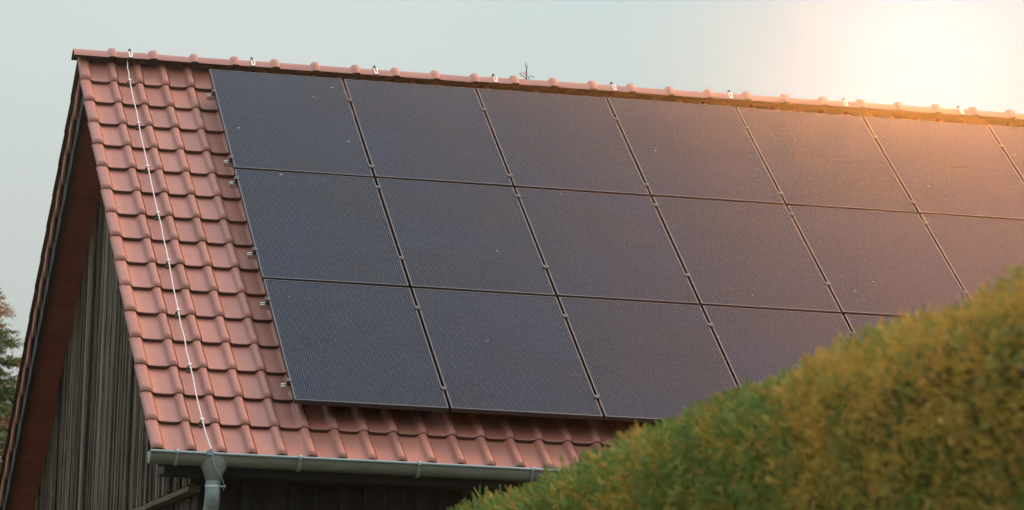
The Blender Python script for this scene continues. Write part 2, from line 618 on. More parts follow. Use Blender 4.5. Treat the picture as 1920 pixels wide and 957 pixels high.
# black flashing / bargeboard below the skirts, lapped course by course
mb = MB()
for fr, vst, lo in ((back, VB, -0.315), (front, VF, -0.17)):
    for r in range(NROW):
        vl = vst + r * CO
        va = max(vl - CO, 0.03)
        for q in range(2):
            a = va + (vl - va) * q / 2
            b_ = va + (vl - va) * (q + 1) / 2
            d = 0.004 * ((r * 2 + q) % 2)
            mb.box((X0 + 0.069 - d, a, lo - d), (X0 + 0.096, b_, -0.06), fr)
mb.build('bargeboard', M['black_sheet'], barn)

# ridge: vent roll and ridge tiles
mb = MB()
for fr, fl in ((front, 0), (back, 1)):
    nx = 600
    vs = []
    for i in range(nx + 1):
        x = X0 + 0.03 + (X1 - X0 - 0.06) * i / nx
        u = (x - SEAM0) % TW
        rl = math.exp(-((u - 0.178) / 0.034) ** 2)
        wob = 0.006 * math.sin(x * 23) + 0.004 * math.sin(x * 61 + 1)
        for v, h in ((-0.06, 0.025), (-0.012, -0.004), (0.030 + wob, -0.016), (0.055 + wob, -0.056)):
            vs.append(fr(x, v, h))
    fs = []
    for i in range(nx):
        for k in range(3):
            fs.append((i * 4 + k, i * 4 + k + 1, i * 4 + k + 5, i * 4 + k + 4))
    mb.add(vs, fs, True)
mb.build('ridge_vent', M['black_sheet'], barn)


def ridge_section(scale, drop):
    out = []
    for k in range(17):
        t = -1 + k / 8
        y = 0.119 * scale * t
        z = 0.078 + 0.028 * (scale - 1) / 0.16 - (0.070 + drop * 1.6) * abs(t) ** 1.7
        out.append((y, z))
    return out


def ridge_tile():
    L = 0.349
    st = [(0.004, 1.0, 0), (0.02, 1.0, 0), (L - 0.066, 1.0, 0.0), (L - 0.058, 1.03, 0.003), (L - 0.040, 1.15, 0.012), (L - 0.034, 1.165, 0.014),
          (L + 0.004, 1.17, 0.014), (L + 0.008, 1.15, 0.012)]
    mb = MB()
    vs, n = [], 17
    for x, s, d in st:
        vs += [Vector((x, y, z)) for y, z in ridge_section(s, d)]
    fs = []
    for i in range(len(st) - 1):
        for k in range(n - 1):
            fs.append((i * n + k, (i + 1) * n + k, (i + 1) * n + k + 1, i * n + k + 1))
    mb.add(vs, fs, True)
    inner = []
    for x, s, d in st:
        inner += [Vector((x, y * 0.90, z - 0.013)) for y, z in ridge_section(s, d)]
    mb.add(inner, [(i * n + k, i * n + k + 1, (i + 1) * n + k + 1, (i + 1) * n + k) for i in range(len(st) - 1) for k in range(n - 1)], True, 1)
    mb.add(vs[-n:] + inner[-n:], [(k, n + k, n + k + 1, k + 1) for k in range(n - 1)], False, 0)
    mb.add(vs[:n] + inner[:n], [(k, k + 1, n + k + 1, n + k) for k in range(n - 1)], False, 0)
    return mb


RX0, RL = -1.112, 0.349
first = None
k = 0
while RX0 + k * RL < X1:
    if first is None:
        first = ridge_tile().build('ridge_tile', [M['ridge'], M['black_sheet']], roof)
        o = first
    else:
        o = copy_part(first, roof)
    o.location = (RX0 + k * RL, random.gauss(0, 0.0015), ZR + random.gauss(0, 0.0015) + 0.0012 * k)
    o.rotation_euler = (random.gauss(0, 0.01), random.gauss(0, 0.004), random.gauss(0, 0.004))
    k += 1
# per tile colour comes from the object's own random value
rm = M['ridge'].node_tree
for n in rm.nodes:
    if n.bl_idname == 'ShaderNodeAttribute':
        oi = rm.nodes.new('ShaderNodeObjectInfo')
        for l in list(n.outputs['Fac'].links):
            rm.links.new(oi.outputs['Random'], l.to_socket)

# soffit under the rear overhang
XW, YW = -0.69, -5.10
mb = MB()
v = 0.12
i = 0
while v < VE - 0.05:
    w = 0.124
    mb.box((X0 + 0.098, v, -0.255 + 0.0), (XW + 0.02, v + w - 0.005, -0.235), back, 0, random.random())
    v += w
mb.box((X0 + 0.098, 0.05, -0.2345), (XW + 0.02, VE - 0.05, -0.222), back, 1)
mb.build('soffit', [M['soffit'], M['deck']], barn)
mb = MB()
v = 0.2
while v < VE - 0.4:
    mb.box((X0 + 0.098, v, -0.255), (XW + 0.02, v + 0.119, -0.235), front, 0, random.random())
    v += 0.124
sf = mb.build('front_soffit', [M['soffit'], M['deck']], barn)

# gable wall: upright boards with cover strips, uneven and waney
def zroof(y): return ZR - abs(y) * SA / CA - 0.262 / CA


LEDGE = 3.665                      # height of the ledge across the gable
mb = MB()
mb.add([(XW + 0.03, -5.08, LEDGE), (XW + 0.03, 5.4, LEDGE), (XW + 0.03, 5.4, zroof(5.4)), (XW + 0.03, 0, zroof(0)), (XW + 0.03, -5.08, zroof(5.08))],
       [(0, 1, 2, 3, 4)], False, 1)
mb.add([(XW + 0.06, -5.08, 0), (XW + 0.06, 5.4, 0), (XW + 0.06, 5.4, LEDGE), (XW + 0.06, -5.08, LEDGE)], [(0, 1, 2, 3)], False, 1)


def board(mb, y, w, x_out, z0, z1a, z1b, tint, wan):
    """one upright board with slightly wavering edges; top follows the rafters"""
    n = 36
    ph = random.random() * 60
    rag = random.random() * 60
    vs = []
    for i in range(n + 1):
        t = i / n
        z = z0 + (min(z1a, z1b) - z0) * t
        e = wan * (0.55 * math.sin(z * 3.1 + ph) + 0.45 * math.sin(z * 17 + rag) + random.uniform(-0.6, 0.6))
        e2 = wan * (0.55 * math.sin(z * 2.7 + rag) + 0.45 * math.sin(z * 19 + ph) + random.uniform(-0.6, 0.6))
        xo = x_out + 0.003 * math.sin(z * 1.3 + ph) + random.uniform(-0.0008, 0.0008)
        for (yy, xx) in ((y + e, XW + 0.045), (y + e, xo + 0.004), (y + e + 0.005, xo), (y + w + e2 - 0.005, xo), (y + w + e2, xo + 0.004), (y + w + e2, XW + 0.045)):
            vs.append((xx, yy, z))
    fs = []
    for i in range(n):
        for k in range(5):
            fs.append((i * 6 + k, (i + 1) * 6 + k, (i + 1) * 6 + k + 1, i * 6 + k + 1))
    mb.add(vs, fs, False, 0, tint)
    mb.add(vs[:6], [(0, 1, 2, 3, 4, 5)], False, 0, tint)
    # wedge up to the rafter line
    t6 = vs[-6:]
    zt = lambda yy: z1a + (z1b - z1a) * (yy - y) / w
    up = [(p[0], p[1], max(zt(p[1]), p[2] + 0.001)) for p in t6]
    mb.add(t6 + up, [(k, 6 + k, 7 + k, k + 1) for k in range(5)], False, 0, tint)


y = -5.14
while y < 5.35:
    w = random.uniform(0.13, 0.21)
    z1a, z1b = zroof(y), zroof(y + w)
    if y < 0 < y + w: z1a = z1b = min(z1a, z1b)
    tb = min(1, max(0, random.gauss(0.42, 0.22)))
    board(mb, y, w - random.uniform(0.004, 0.014), XW + random.uniform(0.004, 0.016), LEDGE + 0.03, z1a, z1b, tb, 0.003)
    sw = random.uniform(0.045, 0.07)
    ys = y + w - sw / 2
    board(mb, ys, sw, XW - random.uniform(0.016, 0.034), LEDGE + 0.032, zroof(ys) - 0.02, zroof(ys + sw) - 0.02, min(1, max(0, random.gauss(0.62, 0.24))), 0.006)
    y += w
y = -5.12
while y < 5.35:
    w = random.uniform(0.13, 0.2)
    board(mb, y, w - random.uniform(0.012, 0.03), XW + random.uniform(0.03, 0.042), 0.25, LEDGE - 0.04, LEDGE - 0.04, min(1, max(0, random.gauss(0.35, 0.2))), 0.003)
    y += w
gable = mb.build('gable_wall', [M['gable_wood'], M['deck']], barn)
mb = MB()
n = 60
vs, fs = [], []
for i in range(n + 1):
    yy = -5.16 + 10.58 * i / n
    wv = 0.004 * math.sin(yy * 5) + random.uniform(-0.002, 0.002)
    for xx, z in ((XW + 0.03, LEDGE + 0.028 + wv), (XW - 0.052 + wv, LEDGE + 0.012 + wv), (XW - 0.054 + wv, LEDGE - 0.026 + wv), (XW + 0.03, LEDGE - 0.03 + wv)):
        vs.append((xx, yy, z))
for i in range(n):
    for k in range(4):
        fs.append((i * 4 + k, i * 4 + (k + 1) % 4, (i + 1) * 4 + (k + 1) % 4, (i + 1) * 4 + k))
fs += [(0, 3, 2, 1), tuple(n * 4 + k for k in range(4))]
mb.add(vs, fs)
mb.build('ledge', M['ledge'], gable)

# long wall under the eaves: wide boards with cover strips
ZE = ZR - 3.875
mb = MB()
mb.add([(XW + 0.05, YW + 0.02, 0), (X1 - 0.4, YW + 0.02, 0), (X1 - 0.4, YW + 0.02, ZE + 0.30), (XW + 0.05, YW + 0.02, ZE + 0.30)], [(0, 1, 2, 3)], False, 0, 0.2)
x = XW + 0.02
while x < X1 - 0.45:
    w = random.uniform(0.165, 0.20)
    mb.box((x + 0.004, YW - random.uniform(0.001, 0.006), 0.2), (x + w - 0.004, YW + 0.018, ZE + 0.2), None, 0, random.uniform(0.35, 0.75))
    mb.box((x + w - 0.036, YW - 0.034, 0.2), (x + w + 0.036, YW - 0.007, ZE + 0.2), None, 1, random.uniform(0.2, 0.5))
    x += w
M['strip_wood'] = old_wood('blackened cover strips', [(0.3, (0.012, 0.013, 0.014)), (0.6, (0.028, 0.03, 0.031)), (0.85, (0.07, 0.07, 0.065))], (16, 16, 2))
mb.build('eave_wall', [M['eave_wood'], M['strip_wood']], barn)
mb = MB()
mb.add([(X1 - 0.4, YW + 0.02, 0), (X1 - 0.4, 5.4, 0), (X1 - 0.4, 5.4, zroof(5.4)), (X1 - 0.4, 0, zroof(0)), (X1 - 0.4, YW + 0.02, zroof(5.1))], [(0, 1, 2, 3, 4)])
mb.add([(XW + 0.05, 5.4, 0), (X1 - 0.4, 5.4, 0), (X1 - 0.4, 5.4, zroof(5.4)), (XW + 0.05, 5.4, zroof(5.4))], [(0, 1, 2, 3)])
mb.build('rear_wall', M['gable_wood'], barn)
# boxed eaves
mb = MB()
mb.box((X0 + 0.10, -5.455, ZE), (X1 - 0.1, YW + 0.015, ZE + 0.14))
mb.box((X0 + 0.10, -5.40, ZE + 0.142), (X1 - 0.1, YW + 0.015, ZE + 0.185))
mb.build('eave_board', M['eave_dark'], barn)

# gutter
GY, GZt, GR = -5.545, ZR - 3.735, 0.064
GX0, GX1 = -1.092, X1
mb = MB()
NA = 14
ring_o = [(GY + GR * math.cos(a), GZt + GR * math.sin(a) * 1.32) for a in [math.pi + math.pi * k / NA for k in range(NA + 1)]]
ring_i = [(GY + (GR - 0.003) * math.cos(a), GZt + (GR - 0.003) * math.sin(a) * 1.32) for a in [math.pi + math.pi * k / NA for k in range(NA + 1)]]
xs = np.linspace(GX0, GX1, 40)
for ring in (ring_o, ring_i):
    vs = [(x, y + 0.0015 * math.sin(x * 2.3), z + 0.0015 * math.sin(x * 1.7)) for x in xs for y, z in ring]
    n = NA + 1
    mb.add(vs, [(i * n + k, i * n + k + 1, (i + 1) * n + k + 1, (i + 1) * n + k) for i in range(len(xs) - 1) for k in range(NA)], True)
gutter = mb.build('gutter', M['zinc'], barn)
mb = MB()
mb.tube([(x, GY - GR - 0.004 + 0.0015 * math.sin(x * 2.3), GZt + 0.002 + 0.0015 * math.sin(x * 1.7)) for x in xs], 0.0105, 10)
mb.build('gutter_bead', M['zinc_pale'], gutter)
mb = MB()
cap = [(GX0 - 0.004, y, z) for y, z in ring_o]
cap2 = [(GX0 + 0.006, GY + (y - GY) * 1.05, GZt + (z - GZt) * 1.05) for y, z in ring_o]
mb.add(cap, [tuple(range(NA + 1))])
mb.add(cap + cap2, [(k, k + 1, NA + 2 + k, NA + 1 + k) for k in range(NA)], True)
mb.build('gutter_end_cap', M['zinc_pale'], gutter)


def gutter_bracket():
    mb = MB()
    hw = 0.0135
    vs = []
    pts = [(GY + (GR + 0.0045) * math.cos(a), GZt + (GR + 0.0045) * math.sin(a) * 1.32) for a in [math.pi + math.pi * k / NA for k in range(NA + 1)]]
    pts = [(GY - GR + 0.012, GZt + 0.012), (GY - GR - 0.006, GZt + 0.0165), (GY - GR - 0.018, GZt + 0.006), (GY - GR - 0.013, GZt - 0.012)] + pts[1:]
    for y, z in pts:
        vs += [(-hw, y, z), (hw, y, z)]
    mb.add(vs, [(2 * i, 2 * i + 1, 2 * i + 3, 2 * i + 2) for i in range(len(pts) - 1)], True)
    vs2 = []
    for i, (y, z) in enumerate(pts):
        vs2 += [(-hw, y + 0.004 * (1 if y < GY else -1) * 0, z)]
    return mb


gbk = None
for bx in [-0.905, -0.03, 0.83, 1.66, 2.5, 3.35, 4.2, 5.05, 5.9, 6.75, 7.6, 8.45, 9.3, 10.2]:
    if gbk is None:
        gbk = gutter_bracket().build('gutter_bracket', M['zinc_pale'], gutter)
        sol = gbk.modifiers.new('thickness', 'SOLIDIFY')
        sol.thickness = 0.004
        gbk.location.x = bx
    else:
        copy_part(gbk, gutter, (bx, 0, 0))

# downpipe: hopper, pipe, swan neck
PX = -0.632
pipe_pts = [(PX, GY, ZR - 3.90), (PX, GY, ZR - 3.99)]
for k in range(1, 9):
    a = R(58) * k / 8
    rr = 0.17
    pipe_pts.append((PX, GY + rr * (1 - math.cos(a)), ZR - 3.99 - rr * math.sin(a)))
ex = pipe_pts[-1]
dirv = Vector((0, math.sin(R(58)), -math.cos(R(58))))
e2 = Vector(ex) + dirv * 0.16
pipe_pts.append(tuple(e2))
for k in range(1, 7):
    a = R(58) * (1 - k / 6)
    pipe_pts.append((PX, e2.y + 0.17 * (math.sin(R(58)) * 0 + math.cos(a) - math.cos(R(58))), e2.z - 0.17 * (math.sin(R(58)) - math.sin(a))))
lastp = pipe_pts[-1]
pipe_pts.append((PX, lastp[1], 0.15))
mb = MB()
mb.tube(pipe_pts, 0.0535, 20, True)
down = mb.build('downpipe', M['zinc_pale'], barn)
mb = MB()
NS = 24
rings = []
for z, hx, hy in ((ZR - 3.745, 0.098, 0.070), (ZR - 3.79, 0.100, 0.072), (ZR - 3.815, 0.099, 0.072), (ZR - 3.893, 0.061, 0.061), (ZR - 3.915, 0.0575, 0.0575)):
    rings.append([(PX + hx * math.cos(2 * math.pi * k / NS), GY - 0.003 + hy * math.sin(2 * math.pi * k / NS), z) for k in range(NS)])
vs = sum(rings, [])
mb.add(vs, [(i * NS + k, (i + 1) * NS + k, (i + 1) * NS + (k + 1) % NS, i * NS + (k + 1) % NS) for i in range(len(rings) - 1) for k in range(NS)], True)
hop = mb.build('outlet_hopper', M['zinc'], down)
mb = MB()
mb.tube([(PX, GY, ZR - 3.952), (PX, GY, ZR - 3.966)], 0.0565, 20, True)
mb.tube([(PX + 0.052, GY - 0.02, ZR - 3.958), (PX + 0.082, GY - 0.025, ZR - 3.958)], 0.005, 8)
mb.tube([(PX + 0.075, GY - 0.025, ZR - 3.958), (PX + 0.083, GY - 0.025, ZR - 3.958)], 0.010, 6)
mb.build('pipe_clamp', M['alu'], down)
mb = MB()
for z in (ZR - 4.045,):
    pass
p8 = Vector(pipe_pts[5]); q8 = Vector(pipe_pts[6])
mb.tube([tuple(p8 - (q8 - p8) * 0.1), tuple(p8 + (q8 - p8) * 0.25)], 0.0555, 20, True)
mb.build('pipe_joint', M['zinc'], down)

# ---------------------------------------------------------------- solar panels
PW, PL, GAP, PT = 1.134, 1.887, 0.020, 0.140
V0, RP = 0.3553, 1.923
frame_rot = Matrix(((1, 0, 0), (0, -CA, -SA), (0, -SA, CA))).transposed().transposed()
# local x along the ridge, local y down the slope, local z out of the roof
ROT = Matrix(((1, 0, 0), (0, -CA, -SA), (0, -SA, CA)))
# (columns: x, down-slope, normal) has determinant -1, so local y runs UP the slope instead
ROT = Matrix(((1, 0, 0), (0, CA, -SA), (0, SA, CA)))


def panel_parts():
    fb = MB()
    fw, th = 0.0105, 0.035
    out = [(0, 0), (PW, 0), (PW, PL), (0, PL)]
    inn = [(fw, fw), (PW - fw, fw), (PW - fw, PL - fw), (fw, PL - fw)]
    c = 0.0012
    ch = [(c, c), (PW - c, c), (PW - c, PL - c), (c, PL - c)]
    lv = [[(x, y, -th) for x, y in out], [(x, y, -c) for x, y in out], [(x, y, 0) for x, y in ch], [(x, y, 0) for x, y in inn], [(x, y, -0.0035) for x, y in inn]]
    vs = sum(lv, [])
    fs = []
    for i in range(4):
        for k in range(4):
            fs.append((i * 4 + k, i * 4 + (k + 1) % 4, (i + 1) * 4 + (k + 1) % 4, (i + 1) * 4 + k))
    fb.add(vs, fs)
    fb.add([(x, y, -th) for x, y in ((0.03, 0.03), (PW - 0.03, 0.03), (PW - 0.03, PL - 0.03), (0.03, PL - 0.03))] + lv[0],
           [(k, (k + 1) % 4, 4 + (k + 1) % 4, 4 + k) for k in range(4)])
    gb_ = MB()
    gz = -0.0025
    a = fw - 0.0005
    gb_.add([(a, a, gz), (PW - a, a, gz), (PW - a, PL - a, gz), (a, PL - a, gz)], [(0, 1, 2, 3)])
    gb_.add([(a, a, gz - 0.006), (PW - a, a, gz - 0.006), (PW - a, PL - a, gz - 0.006), (a, PL - a, gz - 0.006)], [(3, 2, 1, 0)])
    return fb, gb_


rows = ['top', 'middle', 'bottom']
ords = ['first', 'second', 'third', 'fourth', 'fifth', 'sixth', 'seventh']
ordc = ['first from the gable end', 'second from the gable end', 'third from the gable end', 'fourth from the gable end',
        'fifth from the gable end', 'sixth from the gable end', 'seventh from the gable end']
pf = pg = None
for r in range(3):
    for c in range(7):
        p = empty('solar_panel', front(c * (PW + GAP), V0 + r * RP + PL, PT))
        p.matrix_world = Matrix.Translation(front(c * (PW + GAP) + random.gauss(0, 0.0008), V0 + r * RP + PL + random.gauss(0, 0.001), PT)) @ ROT.to_4x4() @ Matrix.Rotation(random.gauss(0, 0.0012), 4, 'X') @ Matrix.Rotation(random.gauss(0, 0.0015), 4, 'Y')
        extra = ''
        if r == 1 and c == 5: lab = 'black solar panel in the middle row, sixth from the gable end, partly behind hedge'
        elif r == 2 and c >= 2:
            lab = 'black solar panel in the bottom row, %s from the gable, %s by hedge' % (
                ords[c], {2: 'corner covered', 3: 'half covered'}.get(c, 'nearly all covered' if c == 4 else 'covered'))
        else: lab = 'black solar panel in the %s row, %s' % (rows[r], ordc[c])
        tag(p, lab, 'solar panel', 'solar panels on the barn roof')
        if pf is None:
            a, b = panel_parts()
            pf = a.build('frame', M['frame'], p)
            pg = b.build('glass', M['glass'], p)
        else:
            copy_part(pf, p)
            copy_part(pg, p)

# rails and clamps
rail_v = [0.79, 2.065, 2.45, 3.70, 4.53, 5.80]
pos = ['upper rail behind the top row', 'lower rail behind the top row', 'upper rail behind the middle row',
       'lower rail behind the middle row', 'upper rail behind the bottom row', 'lower rail behind the bottom row, nearest the gutter']
RXE = 7 * (PW + GAP)
src = {}


def rail_parts():
    a = MB()
    a.box((-0.012, -0.02, 0.0), (RXE, 0.02, 0.040))
    e = MB()      # cut end of the rail: open channel with a foot below it
    e.box((-0.058, -0.02, 0.0), (-0.0122, -0.014, 0.040))
    e.box((-0.058, 0.014, 0.0), (-0.0122, 0.02, 0.040))
    e.box((-0.058, -0.0138, 0.0), (-0.0122, 0.0138, 0.006))
    e.box((-0.058, -0.0138, 0.018), (-0.0122, 0.0138, 0.022))
    c = MB()
    c.box((-0.022, -0.020, 0.0405), (-0.0015, 0.020, 0.080))
    c.box((-0.022, -0.020, 0.0803), (0.010, 0.020, 0.0845))
    c.tube([(-0.010, 0, 0.0845), (-0.010, 0, 0.090)], 0.007, 8)
    m = MB()
    m.box((-0.0075, -0.022, 0.0405), (0.0075, 0.022, 0.0800))
    m.box((-0.019, -0.022, 0.0803), (0.019, 0.022, 0.0845))
    m.box((-0.0190, -0.022, 0.0846), (-0.0130, 0.022, 0.0885))
    m.box((0.0130, -0.022, 0.0846), (0.0190, 0.022, 0.0885))
    m.tube([(0, 0, 0.0846), (0, 0, 0.0895)], 0.0075, 8)
    hk = MB()     # roof hook holding the rail above the tiles
    hk.box((-0.015, -0.03, -0.012), (0.015, 0.03, -0.0004))
    hk.box((-0.015, 0.02, -0.09), (0.015, 0.028, -0.0125))
    hk.box((-0.015, 0.0281, -0.09), (0.015, 0.12, -0.082))
    return a, e, c, m, hk


for i, v in enumerate(rail_v):
    t = empty('mounting_rail')
    t.matrix_world = Matrix.Translation(front(0, v, PT - 0.08)) @ ROT.to_4x4()
    tag(t, 'silver rail with black clamps, %s of panels' % pos[i] if i < 5 else 'silver rail with black clamps under the bottom row of panels, nearest the gutter',
        'rail', 'mounting rails under the solar panels')
    if not src:
        a, e, c, m, hk = rail_parts()
        src['rail'] = a.build('rail', M['alu'], t)
        src['end'] = e.build('rail_end', M['alu'], t)
        src['cl'] = c.build('end_clamp', M['clamp'], t)
        src['mid'] = m.build('mid_clamp', M['clamp'], t)
        src['hook'] = hk.build('roof_hook', M['alu'], t)
        src['mid'].location.x = PW + GAP / 2
        src['hook'].location.x = 0.2
    else:
        copy_part(src['rail'], t); copy_part(src['end'], t); copy_part(src['cl'], t)
        copy_part(src['mid'], t, (PW + GAP / 2, 0, 0)); copy_part(src['hook'], t, (0.2, 0, 0))
    for c in range(1, 6):
        copy_part(src['mid'], t, (c * (PW + GAP) + PW + GAP / 2, random.gauss(0, 0.004), 0))
    for c in range(1, 6):
        copy_part(src['hook'], t, (0.2 + c * 1.2, 0, 0))

# ---------------------------------------------------------------- lightning conductor
lc = empty('lightning_conductor', front(-0.67, 0, 0.02))
lc.location = (0, 0, 0)
tag(lc, 'thin pale lightning conductor wire clipped down the tiles from ridge to gutter', 'lightning conductor')
cv = [0.44, 1.279, 2.093, 2.93, 3.756, 4.574, 5.427, 6.247]
cxs = [-0.667, -0.669, -0.671, -0.671, -0.669, -0.677, -0.678, -0.675]
pts = [(-0.655, 0.06, ZR + 0.088), (-0.655, 0.0, ZR + 0.094), tuple(front(-0.656, 0.10, 0.034))]
for k, (v, x) in enumerate(zip(cv, cxs)):
    pv = 0.10 if k == 0 else cv[k - 1]
    px_ = -0.656 if k == 0 else cxs[k - 1]
    for s in (0.25, 0.5, 0.75):
        pts.append(tuple(front(px_ + (x - px_) * s + random.gauss(0, 0.0022), pv + (v - pv) * s, 0.026 - 0.008 * math.sin(math.pi * s))))
    pts.append(tuple(front(x, v, 0.027)))
pts += [tuple(front(-0.669, 6.45, 0.020)), (-0.663, GY - GR - 0.012, GZt + 0.022)]
mb = MB()
mb.tube(pts, 0.0046, 8)
mb.build('conductor_wire', M['wire'], lc)
mb = MB()
mb.tube([(-0.663, GY - GR - 0.012, GZt + 0.020), (-0.655, GY - GR - 0.022, GZt - 0.03), (-0.640, GY - 0.09, GZt - 0.09), (-0.605, GY - 0.085, GZt - 0.14),
         (-0.572, GY - 0.066, GZt - 0.19), (-0.560, GY - 0.045, GZt - 0.225), (-0.562, GY - 0.03, GZt - 0.25)], 0.0045, 8)
mb.build('gutter_wire', M['zinc_pale'], lc)
mb = MB()
mb.box((-0.697, GY - GR - 0.022, GZt - 0.012), (-0.650, GY - GR + 0.010, GZt + 0.016))
mb.box((-0.690, GY - GR - 0.018, GZt + 0.0165), (-0.655, GY - GR + 0.004, GZt + 0.024))
mb.tube([(-0.668, GY - GR - 0.010, GZt + 0.024), (-0.668, GY - GR - 0.013, GZt + 0.034)], 0.009, 6)
mb.build('gutter_clamp', M['zinc_pale'], lc)
tclip = None
for v, x in zip(cv, cxs):
    if tclip is None:
        mb = MB()
        mb.box((-0.012, -0.010, 0.0), (0.012, 0.010, 0.014), None, 1)            # jaw on the wire
        mb.box((-0.022, -0.055, -0.036), (-0.006, -0.011, -0.032), None, 0)      # strap tucked under the tile nose
        mb.box((-0.022, -0.015, -0.0318), (-0.006, -0.0105, -0.001), None, 0)
        mb.box((-0.026, -0.058, -0.0315), (-0.002, -0.048, -0.012), None, 0)
        tclip = mb.build('wire_clip', [M['dark_steel'], M['alu']], lc)
        o = tclip
    else:
        o = copy_part(tclip, lc)
    o.matrix_world = Matrix.Translation(front(x, v + 0.004, 0.020)) @ ROT.to_4x4()
rclip = None
for x in [-0.627, 0.42, 1.487, 2.535, 3.592, 4.654, 5.706, 6.771, 7.84, 8.9]:
    if rclip is None:
        mb = MB()
        hw = 0.016
        for a, b in ((-hw, -0.0065), (0.0065, hw)):        # slotted strap over the ridge tile
            sec = [(y, z) for y, z in ridge_section(1.02, 0.0) if y < 0.03]
            vs = []
            for y, z in sec: vs += [(a, y, z + 0.004), (b, y, z + 0.004)]
            mb.add(vs, [(2 * i, 2 * i + 1, 2 * i + 3, 2 * i + 2) for i in range(len(sec) - 1)], True)
        sec = [(y, z) for y, z in ridge_section(1.02, 0.0)][:2]
        vs = []
        for y, z in sec: vs += [(-0.0064, y, z + 0.0042), (0.0064, y, z + 0.0042)]
        mb.add(vs, [(0, 1, 3, 2)])
        mb.box((-hw, 0.0, 0.081), (hw, 0.03, 0.085))
        mb.tube([(-0.002, 0.01, 0.085), (-0.002, 0.01, 0.108)], 0.0055, 8, True, 1)
        mb.box((-0.011, 0.002, 0.094), (0.007, 0.018, 0.101), None, 1)
        rclip = mb.build('ridge_clip', [M['steel'], M['dark_steel']], lc)
        sl = rclip.modifiers.new('thickness', 'SOLIDIFY'); sl.thickness = 0.003; sl.offset = 1
        o = rclip
    else:
        o = copy_part(rclip, lc)
    o.location = (x, 0, ZR + 0.0012 * (x - RX0) / RL)
    o.rotation_euler = (0, 0, random.gauss(0, 0.05))

# ---------------------------------------------------------------- dry sprig on the ridge
weed = MB()
wx, wz, sc = 2.842, ZR + 0.072, 1 / 1800.0


def wp(a, b, dy=0.0): return (wx + (a - 1048) * sc, 0.05 + dy, wz + (575 - b) * sc)


for pl, r0, r1 in (([(1050, 590), (1050, 500), (1040, 420), (1040, 350), (1028, 320), (1022, 258)], 0.0042, 0.0016),
                   ([(1040, 352), (1050, 325), (1063, 290)], 0.002, 0.0013),
                   ([(1050, 560), (1020, 492), (985, 468), (958, 448), (922, 440)], 0.0024, 0.0014),
                   ([(1046, 500), (1022, 430), (990, 418), (966, 404)], 0.002, 0.0012),
                   ([(985, 468), (962, 472), (944, 484)], 0.0015, 0.001), ([(958, 448), (945, 432), (938, 424)], 0.0022, 0.0016),
                   ([(1052, 575), (1080, 540), (1082, 470), (1112, 456), (1140, 465), (1162, 482)], 0.0024, 0.0014),
                   ([(1082, 500), (1098, 490), (1112, 488)], 0.0014, 0.001), ([(1078, 548), (1105, 526), (1132, 524)], 0.0016, 0.001),
                   ([(1050, 570), (1030, 540), (1016, 520)], 0.0016, 0.001), ([(1022, 430), (1026, 405), (1024, 380)], 0.0014, 0.001),
                   ([(1148, 470), (1158, 468), (1150, 490)], 0.0016, 0.001)):
    n = len(pl)
    weed.tube([wp(a, b, random.gauss(0, 0.006)) for a, b in pl], [1.5 * r0 + (r1 - r0) * i / (n - 1) for i in range(n)], 5)
tag(weed.build('dry_sprig', M['twig']), 'tiny bare brown sprig standing up behind the ridge tiles', 'plant')


# ---------------------------------------------------------------- foliage helpers
def vnoise(p, scale, seed):
    """smooth value noise on (n,3) points"""
    q = p * scale + seed * 17.3
    i = np.floor(q).astype(np.int64)
    f = q - i
    f = f * f * (3 - 2 * f)

    def hsh(a):
        h = (a[:, 0] * 374761393 + a[:, 1] * 668265263 + a[:, 2] * 2147483647 + seed * 974711) & 0xffffffff
        h = ((h ^ (h >> 13)) * 1274126177) & 0xffffffff
        return ((h ^ (h >> 16)) & 0xffff) / 65535.0
    out = np.zeros(len(p))
    for dx in (0, 1):
        for dy in (0, 1):
            for dz in (0, 1):
                w = (f[:, 0] if dx else 1 - f[:, 0]) * (f[:, 1] if dy else 1 - f[:, 1]) * (f[:, 2] if dz else 1 - f[:, 2])
                out += w * hsh(i + np.array([dx, dy, dz]))
    return out


def unit(a): return a / np.maximum(np.linalg.norm(a, axis=1, keepdims=True), 1e-9)


# ---------------------------------------------------------------- thuja hedge
HY = np.array([-28.0, -24.4, -23.5, -22.9, -22.0, -21.2, -20.1, -19.4, -17.1, -14.5, -12.8])
HX = np.array([-1.70, -1.585, -1.55, -1.515, -1.44, -1.365, -1.285, -1.235, -1.055, -0.835, -0.70])
HH, HW, SR = 2.992, 1.35, 0.24


def hedge_x(y): return np.interp(y, HY, HX)


# unrolled cross section: left face, shoulder, top, shoulder, right face
def section(s):
    """s in metres along the section from the left foot; returns dx (from left face), z, nx, nz"""
    L1 = HH - SR
    L2 = L1 + SR * math.pi / 2
    L3 = L2 + HW - 2 * SR
    L4 = L3 + SR * math.pi / 2
    dx, z, nx_, nz = (np.zeros_like(s) for _ in range(4))
    a = s < L1
    dx[a], z[a], nx_[a] = 0, s[a], -1
    b = (s >= L1) & (s < L2)
    t = (s[b] - L1) / SR
    dx[b], z[b], nx_[b], nz[b] = SR - SR * np.cos(t), HH - SR + SR * np.sin(t), -np.cos(t), np.sin(t)
    c = (s >= L2) & (s < L3)
    dx[c], z[c], nz[c] = SR + s[c] - L2, HH, 1
    d = (s >= L3) & (s < L4)
    t = (s[d] - L3) / SR
    dx[d], z[d], nx_[d], nz[d] = HW - SR + SR * np.sin(t), HH - SR + SR * np.cos(t), np.sin(t), np.cos(t)
    e = s >= L4
    dx[e], z[e], nx_[e] = HW, HH - SR - (s[e] - L4), 1
    return dx, z, nx_, nz, (L1, L2, L3, L4)


